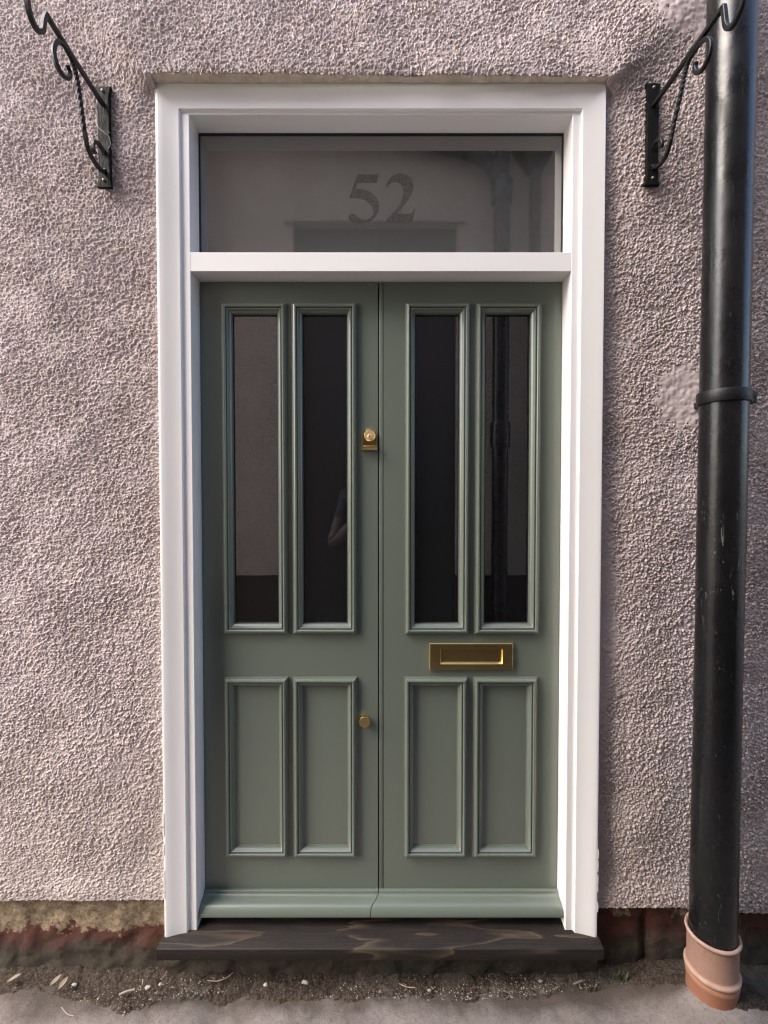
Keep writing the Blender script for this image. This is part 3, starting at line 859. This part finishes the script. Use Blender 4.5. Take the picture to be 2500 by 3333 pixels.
# ================================================================ the drainpipe and its clay socket
PX_, PY_ = 0.9160, -0.1700
pipe_t = thing('drainpipe', (PX_, PY_, 0.1), 'thick black painted drainpipe running down the wall into a clay socket', 'drainpipe')
mb = MB()
zz = np.linspace(0.10, 6.0, 120)
mb.lathe(PX_, PY_, [(0.0555 + 0.0005 * math.sin(z * 5.3), z) for z in zz], 72)
lean = lambda z: (z - 2.6) * 0.0038
mb.v = [(x + lean(z), y, z) for x, y, z in mb.v]
mb.build('pipe', M['pipe'], pipe_t, True, 60)
mb = MB(); V = []; F = []
nn = 72
for (r, z) in ((0.0550, 1.644), (0.0616, 1.644), (0.0624, 1.6455), (0.0624, 1.6745), (0.0616, 1.676), (0.0550, 1.676)):
    for k in range(nn):
        a = 2 * math.pi * k / nn; V.append((PX_ + r * math.cos(a), PY_ + r * math.sin(a), z))
for i in range(5):
    for k in range(nn): F.append((i * nn + k, i * nn + (k + 1) % nn, (i + 1) * nn + (k + 1) % nn, (i + 1) * nn + k))
mb.add(V, F)
mb.box(PX_ + 0.056, PX_ + 0.082, PY_ - 0.012, PY_ + 0.002, 1.645, 1.675, 0.002)
mb.box(PX_ + 0.056, PX_ + 0.082, PY_ + 0.0045, PY_ + 0.0185, 1.645, 1.675, 0.002)
mb.box(PX_ - 0.008, PX_ + 0.008, PY_ + 0.055, -0.055, 1.652, 1.670, 0.002)
mb.v = [(x + lean(1.66), y, z) for x, y, z in mb.v]
clip = mb.build('pipe_clip', M['iron'], pipe_t, True, 35)
mb = MB(); mb.sweep([(PX_ + 0.067, PY_ - 0.016, 1.661), (PX_ + 0.067, PY_ + 0.022, 1.661)], 0.004, 6)
mb.build('bolt', M['iron'], clip)
PX_ = PX_ + lean(0.12)
clay = thing('clay_drain_socket', (PX_, PY_, 0.0), 'round terracotta socket in the ground taking the foot of the black drainpipe', 'drain')
mb = MB()
prof = [(0.0555, 0.05), (0.0565, 0.196), (0.0590, 0.1995), (0.0625, 0.2005), (0.0650, 0.1985), (0.0655, 0.1945), (0.0640, 0.1905), (0.0608, 0.1880), (0.0600, 0.1820), (0.0598, 0.1080), (0.0606, 0.1045), (0.0645, 0.1022), (0.0664, 0.0985), (0.0660, 0.0930), (0.0628, 0.0895), (0.0606, 0.0860), (0.0622, 0.082), (0.0638, 0.078), (0.0630, 0.072), (0.0606, 0.067), (0.0604, 0.02), (0.0604, -0.06)]
mb.lathe(PX_, PY_, prof, 72)
mb.build('socket', M['clay'], clay, True, 50)

# ================================================================ grit, chips, twigs, leaves, weed
def chip_mesh(mb, x, y, z, s, rr, flat=0.6):
    a = rr.uniform(0, 6.28); e = rr.uniform(0.6, 1.0); pts = []
    for (px, py, pz) in ((1, 0, 0), (0, 1, 0), (-1, 0, 0), (0, -1, 0), (0, 0, 1), (0, 0, -1)):
        k = s * rr.uniform(0.65, 1.2)
        u, v, w_ = px * k, py * k * e, pz * k * flat
        pts.append((x + u * math.cos(a) - v * math.sin(a), y + u * math.sin(a) + v * math.cos(a), z + w_))
    mb.add(pts, [(0, 1, 4), (1, 2, 4), (2, 3, 4), (3, 0, 4), (1, 0, 5), (2, 1, 5), (3, 2, 5), (0, 3, 5)])
rr = random.Random(3)
mb = MB()
for i in range(2400):
    x = rr.choice([rr.uniform(-1.3, 1.3), rr.gauss(-0.66, 0.12), rr.gauss(0.12, 0.13), rr.gauss(0.42, 0.12)])
    e_ = np.interp(x, ex, ey)
    y = e_ + abs(rr.gauss(0.0, 0.4)) * (-0.05 - e_)
    if y > -0.05: continue
    if (x - PX_) ** 2 + (y - PY_) ** 2 < 0.066 ** 2: continue
    s = rr.choice([0.0008, 0.001, 0.0013, 0.0016, 0.0022, 0.003]) * rr.uniform(0.7, 1.2)
    chip_mesh(mb, x, y, soil_h(x, y) + s * 0.2, s, rr)
tag(mb.build('grit', M['chips']), 'scattered pale grit and stone crumbs on the dark soil strip', 'grit', kind='stuff')

def lying(name, mb, m, label, cat, group):
    o = mb.build(name, m, None, True, 40); tag(o, label, cat, group); return o
for (x, y, s, lab) in ((-0.905, -0.100, 0.0075, 'white pebble between the dry leaves and the plinth'), (-0.686, -0.108, 0.0085, 'largest white pebble on the soil near the left end of the threshold'),
                    (-0.655, -0.098, 0.006, 'smaller white pebble just right of the largest one'), (-0.345, -0.105, 0.0075, 'pale angular stone under the left half of the threshold'), (-0.23, -0.098, 0.010, 'long pale stone below the green left leaf'), (0.46, -0.088, 0.008, 'white stone below the right end of the letter plate'), (0.13, -0.112, 0.006, 'pale stone among the grit under the right leaf')):
    mb = MB(); bm = bmesh.new(); bmesh.ops.create_icosphere(bm, subdivisions=1, radius=1)
    ph = rr.uniform(0, 6)
    for v in bm.verts:
        k = rr.uniform(0.6, 1.05) + 0.15 * math.sin(v.co.x * 3 + ph)
        v.co = Vector((x + v.co.x * s * k * 1.15, y + v.co.y * s * k * 0.8, soil_h(x, y) + s * 0.3 + v.co.z * s * 0.6 * k))
    mb.bm(bm)
    o = mb.build('pebble', M['pale_stone']); tag(o, lab, 'pebble', 'pale stones on the soil strip')
for (pts, r, lab) in (([(-0.76, -0.125), (-0.742, -0.118), (-0.722, -0.112)], 0.0028, 'thick pale splinter of wood lying on the soil left of the threshold'),
                 ([(-0.52, -0.088), (-0.49, -0.09), (-0.465, -0.083), (-0.45, -0.07)], 0.0011, 'thin curved pale stalk under the left end of the threshold'),
                 ([(-0.905, -0.155), (-0.88, -0.166), (-0.86, -0.17)], 0.0011, 'pale stalk on the paving in the left corner'),
                 ([(0.045, -0.095), (0.065, -0.104), (0.09, -0.108)], 0.0012, 'dark crooked twig on the grit under the meeting of the leaves'),
                 ([(0.555, -0.097), (0.575, -0.09), (0.585, -0.087)], 0.0022, 'short white splinter under the right end of the threshold'),
                 ([(-0.66, -0.085), (-0.655, -0.078), (-0.652, -0.062)], 0.0012, 'upright pale straw against the plinth'),
                 ([(-0.71, -0.105), (-0.709, -0.095), (-0.712, -0.085)], 0.0016, 'bent pale straw beside the largest white pebble')):
    mb = MB(); p = spline([(x, y, soil_h(x, y) + r + 0.001) for x, y in pts], 8)
    mb.sweep(p, r, 6)
    lying('twig', mb, M['wood_chip'], lab, 'twig', 'twigs and splinters on the soil strip')
for (x, y, a, lab) in ((-0.965, -0.093, 0.9, 'pale dry leaf leaning on the foot of the plinth'), (-0.935, -0.105, 1.2, 'greyer dry leaf beside the white pebble'), (-1.09, -0.09, 0.4, 'curled dry leaf at the left edge of the picture')):
    mb = MB(); V = []; F = []
    for i in range(9):
        t = i / 8; wv = 0.0075 * math.sin(math.pi * (0.04 + 0.92 * t)) ** 0.8
        for k in (-1, -0.5, 0, 0.5, 1):
            lx_, ly_ = (t - 0.5) * 0.034, k * wv
            V.append((x + lx_ * math.cos(a) - ly_ * math.sin(a), y + (lx_ * math.sin(a) + ly_ * math.cos(a)) * 0.8, soil_h(x, y) + 0.004 + abs(k) * 0.0035 + t * 0.012))
    for i in range(8):
        for k in range(4): F.append((5 * i + k, 5 * i + k + 1, 5 * i + 6 + k, 5 * i + 5 + k))
    mb.add(V, F)
    lying('dry_leaf', mb, M['dry_leaf'], lab, 'leaf', 'dry leaves on the soil strip')
weed = thing('weed', (0.700, -0.080, soil_h(0.70, -0.08)), 'small green weed growing in the soil right of the threshold', 'plant')
mb = MB()
for i in range(34):
    a = rr.uniform(0, 6.28); l = rr.uniform(0.010, 0.030); lean = rr.uniform(0.15, 0.9)
    x0 = 0.70 + rr.gauss(0, 0.010); y0 = -0.08 + rr.gauss(0, 0.006); z0 = soil_h(x0, y0)
    wv = rr.uniform(0.0012, 0.0028)
    dx, dy = math.cos(a), math.sin(a)
    V = []
    for t, ww_ in ((0, 0.3), (0.4, 1.0), (0.75, 0.8), (1, 0.05)):
        px = x0 + dx * l * lean * t * t; py = y0 + dy * l * lean * t * t; pz = z0 + l * t * (1 - 0.3 * lean * t)
        V += [(px - dy * wv * ww_, py + dx * wv * ww_, pz), (px, py, pz - wv * 0.35 * ww_), (px + dy * wv * ww_, py - dx * wv * ww_, pz)]
    F = []
    for k in range(3): F += [(3 * k, 3 * k + 1, 3 * k + 4, 3 * k + 3), (3 * k + 1, 3 * k + 2, 3 * k + 5, 3 * k + 4)]
    mb.add(V, F)
mb.build('foliage', M['weed'], weed)

# ================================================================ the house across the alley (seen in the glass)
OY = -1.82
opp = thing('opposite_house', (0, OY, 0), 'beige roughcast house across the alley, mirrored in the glass', 'house')
mb = MB()
DX0, DX1, DZ1 = -0.63, 0.51, 3.30
AX0, AX1, EZ = -2.3, 3.0, 4.0
mb.box(AX0, DX0, OY - 0.3, OY, 0.86, EZ); mb.box(DX1, AX1, OY - 0.3, OY, 0.86, EZ)
mb.box(DX0, DX1, OY - 0.3, OY, DZ1, EZ)
mb.build('roughcast_wall', M['render_far'], opp)
mb = MB(); mb.box(AX0, DX0, OY - 0.3, OY - 0.012, -0.06, 0.86); mb.box(DX1, AX1, OY - 0.3, OY - 0.012, -0.06, 0.86)
mb.build('plinth', M['brown_plinth'], opp)
mb = MB(); mb.box(DX0, -0.062, OY - 0.14, OY - 0.06, 0.02, DZ1); mb.box(-0.058, DX1, OY - 0.14, OY - 0.06, 0.02, DZ1)
od = mb.build('door', M['dark_door'], opp)
mb = MB(); mb.box(DX0 - 0.06, DX1 + 0.06, OY - 0.01, OY + 0.04, DZ1, DZ1 + 0.016, 0.003)
mb.build('door_hood', M['render_far'], opp)
mb = MB()
mb.add([(AX0 - 0.1, OY + 0.14, EZ - 0.02), (AX1 + 0.1, OY + 0.14, EZ - 0.02), (AX1 + 0.1, OY - 4.0, EZ + 2.4), (AX0 - 0.1, OY - 4.0, EZ + 2.4),
        (AX0 - 0.1, OY + 0.14, EZ - 0.06), (AX1 + 0.1, OY + 0.14, EZ - 0.06), (AX1 + 0.1, OY - 4.0, EZ - 0.06), (AX0 - 0.1, OY - 4.0, EZ - 0.06)],
       [(0, 1, 2, 3), (4, 7, 6, 5), (0, 4, 5, 1), (1, 5, 6, 2), (2, 6, 7, 3), (3, 7, 4, 0)])
mb.build('roof', M['slate'], opp)
mb = MB()
V = []; F = []
for x in (AX0, AX1):
    for k in range(9):
        a = math.pi + math.pi * k / 8
        V.append((x, OY + 0.20 + 0.055 * math.cos(a), EZ - 0.02 + 0.055 * math.sin(a)))
for k in range(8): F.append((k, k + 1, 10 + k, 9 + k))
mb.add(V, F); mb.build('gutter', M['iron'], opp, True)
op = thing('drainpipe', (0.79, OY + 0.1, 0), 'black drainpipe with a swan neck on the house across the alley', 'drainpipe')
mb = MB()
mb.lathe(0.79, OY + 0.10, [(0.055, 0), (0.055, 1.75), (0.066, 1.75), (0.068, 1.90), (0.06, 1.92), (0.055, 1.92), (0.055, 3.38), (0.068, 3.38), (0.070, 3.52), (0.05, 3.54), (0.045, 3.54), (0.045, 3.9)], 32)
mb.build('pipe', M['pipe'], op, True, 50)
mb = MB(); mb.sweep(spline([(-0.45, OY + 0.10, 3.93), (0.0, OY + 0.10, 3.86), (0.40, OY + 0.10, 3.76), (0.62, OY + 0.10, 3.70), (0.74, OY + 0.10, 3.60), (0.79, OY + 0.10, 3.45)], 8), 0.052, 20)
mb.build('swan_neck', M['pipe'], op, True)
op2 = thing('drainpipe', (1.02, OY + 0.08, 0), 'thin black drainpipe under a box hopper on the house across the alley', 'drainpipe')
mb = MB(); mb.lathe(1.02, OY + 0.08, [(0.04, 0), (0.04, 3.65)], 24); mb.build('pipe', M['pipe'], op2, True)
mb = MB()
V = [(1.02 + sx * w_, OY + 0.08 + sy * d_, z) for (w_, d_, z) in ((0.04, 0.04, 3.6), (0.11, 0.08, 3.72), (0.15, 0.09, 3.80), (0.15, 0.09, 3.92)) for (sx, sy) in ((-1, -1), (1, -1), (1, 1), (-1, 1))]
F = [(4 * k + i, 4 * k + (i + 1) % 4, 4 * k + 4 + (i + 1) % 4, 4 * k + 4 + i) for k in range(3) for i in range(4)] + [(12, 13, 14, 15)]
mb.add(V, F); mb.build('hopper', M['iron'], op2)

# ================================================================ the photographer, mirrored in the glass
M['skin'] = mat('skin', (0.36, 0.2, 0.15), 0.55)
M['hair'] = mat('dark_hair', (0.03, 0.02, 0.015), 0.6)
M['jacket'] = mat('quilted_jacket', (0.072, 0.055, 0.050), 0.6)
M['navy'] = mat('navy_cloth', (0.025, 0.028, 0.04), 0.8)
M['trousers'] = mat('dark_trousers', (0.025, 0.025, 0.03), 0.85)
M['shoe'] = mat('black_shoe', (0.015, 0.015, 0.015), 0.5)
def person():
    bx_, by_ = -0.075, -1.625
    J = {}; E = []; Rr = {}
    def jn(k, x, y, z, r, parent=None):
        J[k] = (bx_ + x, by_ + y, z); Rr[k] = r
        if parent is not None: E.append((parent, k))
    jn('pelvis', 0, 0, 0.93, (0.165, 0.125))
    jn('waist', 0, 0.0, 1.06, (0.165, 0.125), 'pelvis')
    jn('chest', 0, 0.0, 1.24, (0.175, 0.13), 'waist')
    jn('collar', 0, -0.01, 1.40, (0.12, 0.09), 'chest')
    jn('neck', 0, 0.0, 1.475, (0.062, 0.062), 'collar')
    jn('jaw', 0, 0.03, 1.545, (0.072, 0.082), 'neck')
    jn('face', 0, 0.025, 1.62, (0.078, 0.098), 'jaw')
    jn('crown', 0, 0.005, 1.69, (0.062, 0.078), 'face')
    jn('nose', 0, 0.13, 1.60, (0.012, 0.014), 'face')
    for sd, sx in (('l', -1), ('r', 1)):
        jn('ear' + sd, sx * 0.084, 0.01, 1.61, (0.012, 0.022), 'face')
        jn('shoulder' + sd, sx * 0.165, 0.0, 1.395, (0.082, 0.085), 'collar')
        last = 'shoulder' + sd
        el = (sx * 0.245, 0.045, 1.10); wr = (sx * 0.075 + 0.045, 0.150, 1.325)
        for i in range(1, 9):
            t = i / 8; puff = 0.068 if i % 2 else 0.058
            k = 'ua%s%d' % (sd, i)
            jn(k, sx * 0.165 + (el[0] - sx * 0.165) * t, el[1] * t, 1.395 + (el[2] - 1.395) * t, (puff, puff), last); last = k
        for i in range(1, 8):
            t = i / 8; puff = (0.060 if i % 2 else 0.050) - 0.012 * t
            k = 'fa%s%d' % (sd, i)
            jn(k, el[0] + (wr[0] - el[0]) * t, el[1] + (wr[1] - el[1]) * t, el[2] + (wr[2] - el[2]) * t, (puff, puff), last); last = k
        jn('wrist' + sd, *wr, (0.026, 0.022), last)
        jn('palm' + sd, wr[0] - sx * 0.012, wr[1] + 0.008, wr[2] + 0.045, (0.036, 0.018), 'wrist' + sd)
        for f in range(4):
            bz = wr[2] + 0.055 + 0.010 * (3 - f) * 0.6; ox = wr[0] + sx * (0.012 - 0.009 * f) - sx * 0.010
            ln = (0.044, 0.052, 0.048, 0.036)[f]
            jn('f%s%da' % (sd, f), ox, wr[1] + 0.012, bz + 0.012, (0.0095, 0.0095), 'palm' + sd)
            jn('f%s%db' % (sd, f), ox - sx * 0.012, wr[1] + 0.022, bz + 0.012 + ln * 0.55, (0.009, 0.009), 'f%s%da' % (sd, f))
            jn('f%s%dc' % (sd, f), ox - sx * 0.030, wr[1] + 0.020, bz + 0.010 + ln * 0.85, (0.008, 0.008), 'f%s%db' % (sd, f))
        jn('t%sa' % sd, wr[0] - sx * 0.040, wr[1] - 0.004, wr[2] + 0.035, (0.011, 0.011), 'palm' + sd)
        jn('t%sb' % sd, wr[0] - sx * 0.052, wr[1] - 0.006, wr[2] + 0.065, (0.009, 0.009), 't%sa' % sd)
        jn('hip' + sd, sx * 0.095, 0, 0.86, (0.098, 0.10), 'pelvis')
        jn('knee' + sd, sx * 0.105, 0.015, 0.47, (0.064, 0.066), 'hip' + sd)
        jn('calf' + sd, sx * 0.108, -0.005, 0.33, (0.058, 0.062), 'knee' + sd)
        jn('ankle' + sd, sx * 0.112, -0.01, 0.035, (0.042, 0.046), 'calf' + sd)
        jn('toe' + sd, sx * 0.130, 0.15, -0.012, (0.042, 0.034), 'ankle' + sd)
    keys = list(J); ix = {k: i for i, k in enumerate(keys)}
    me = bpy.data.meshes.new('person')
    me.from_pydata([J[k] for k in keys], [(ix[a], ix[b]) for a, b in E], [])
    o = bpy.data.objects.new('person', me); C.objects.link(o)
    o.modifiers.new('skin', 'SKIN')
    sv = me.skin_vertices[0].data
    for k in keys:
        sv[ix[k]].radius = Rr[k]; sv[ix[k]].use_root = (k == 'pelvis')
    sb = o.modifiers.new('smooth', 'SUBSURF'); sb.levels = 2; sb.render_levels = 2
    dg = bpy.context.evaluated_depsgraph_get()
    me2 = bpy.data.meshes.new_from_object(o.evaluated_get(dg))
    o.modifiers.clear(); o.data = me2
    for k in ('jacket', 'skin', 'trousers', 'shoe', 'navy'): me2.materials.append(M[k])
    for p in me2.polygons:
        p.use_smooth = True
        x, y, z = p.center; ax = abs(x - bx_)
        if z < 0.03: p.material_index = 3
        elif z < 0.84: p.material_index = 2
        elif z > 1.475 and ax < 0.12: p.material_index = 1
        elif y > by_ + 0.142 and z > 1.30: p.material_index = 1
        elif z > 1.28 and y < by_ + 0.12: p.material_index = 4
    tag(o, 'person in a brown quilted jacket holding up a phone, mirrored in the panes', 'person')
    # hair
    mb = MB(); bm = bmesh.new(); bmesh.ops.create_uvsphere(bm, u_segments=24, v_segments=16, radius=1)
    bmesh.ops.delete(bm, geom=[v for v in bm.verts if v.co.z < -0.75 or (v.co.y > 0.35 and v.co.z < 0.42)], context='VERTS')
    for v in bm.verts:
        w_ = 1 + 0.03 * math.sin(v.co.x * 14) * math.sin(v.co.z * 9)
        v.co = Vector((bx_ + v.co.x * 0.094 * w_, by_ + 0.012 + v.co.y * 0.118 * w_, 1.645 + v.co.z * 0.108 * w_))
    mb.bm(bm); ORG[o.name] = Vector((0, 0, 0))
    mb.build('hair', M['hair'], o, True, 60)
    for sx in (-1, 1):
        mb = MB(); bm = bmesh.new(); bmesh.ops.create_uvsphere(bm, u_segments=10, v_segments=8, radius=0.011)
        for v in bm.verts: v.co += Vector((bx_ + sx * 0.032, by_ + 0.108, 1.625))
        mb.bm(bm); mb.build('eye', M['pale_stone'], o, True, 60)
    mb = MB(); mb.sweep(spline([(bx_ - 0.024, by_ + 0.106, 1.553), (bx_, by_ + 0.114, 1.551), (bx_ + 0.024, by_ + 0.106, 1.553)], 5), 0.006, 8)
    mb.build('mouth', M['jacket'], o, True, 60)
person()
ph = thing('phone', (-0.03, -1.452, 1.36), 'black phone held upright by the mirrored photographer', 'phone')
mb = MB(); mb.box(-0.065, 0.008, -1.458, -1.449, 1.290, 1.440, 0.003); mb.build('phone_case', M['rubber'], ph, True, 30)
mb = MB(); mb.box(-0.062, 0.005, -1.4588, -1.4580, 1.296, 1.434); mb.build('screen', M['glass'], ph)
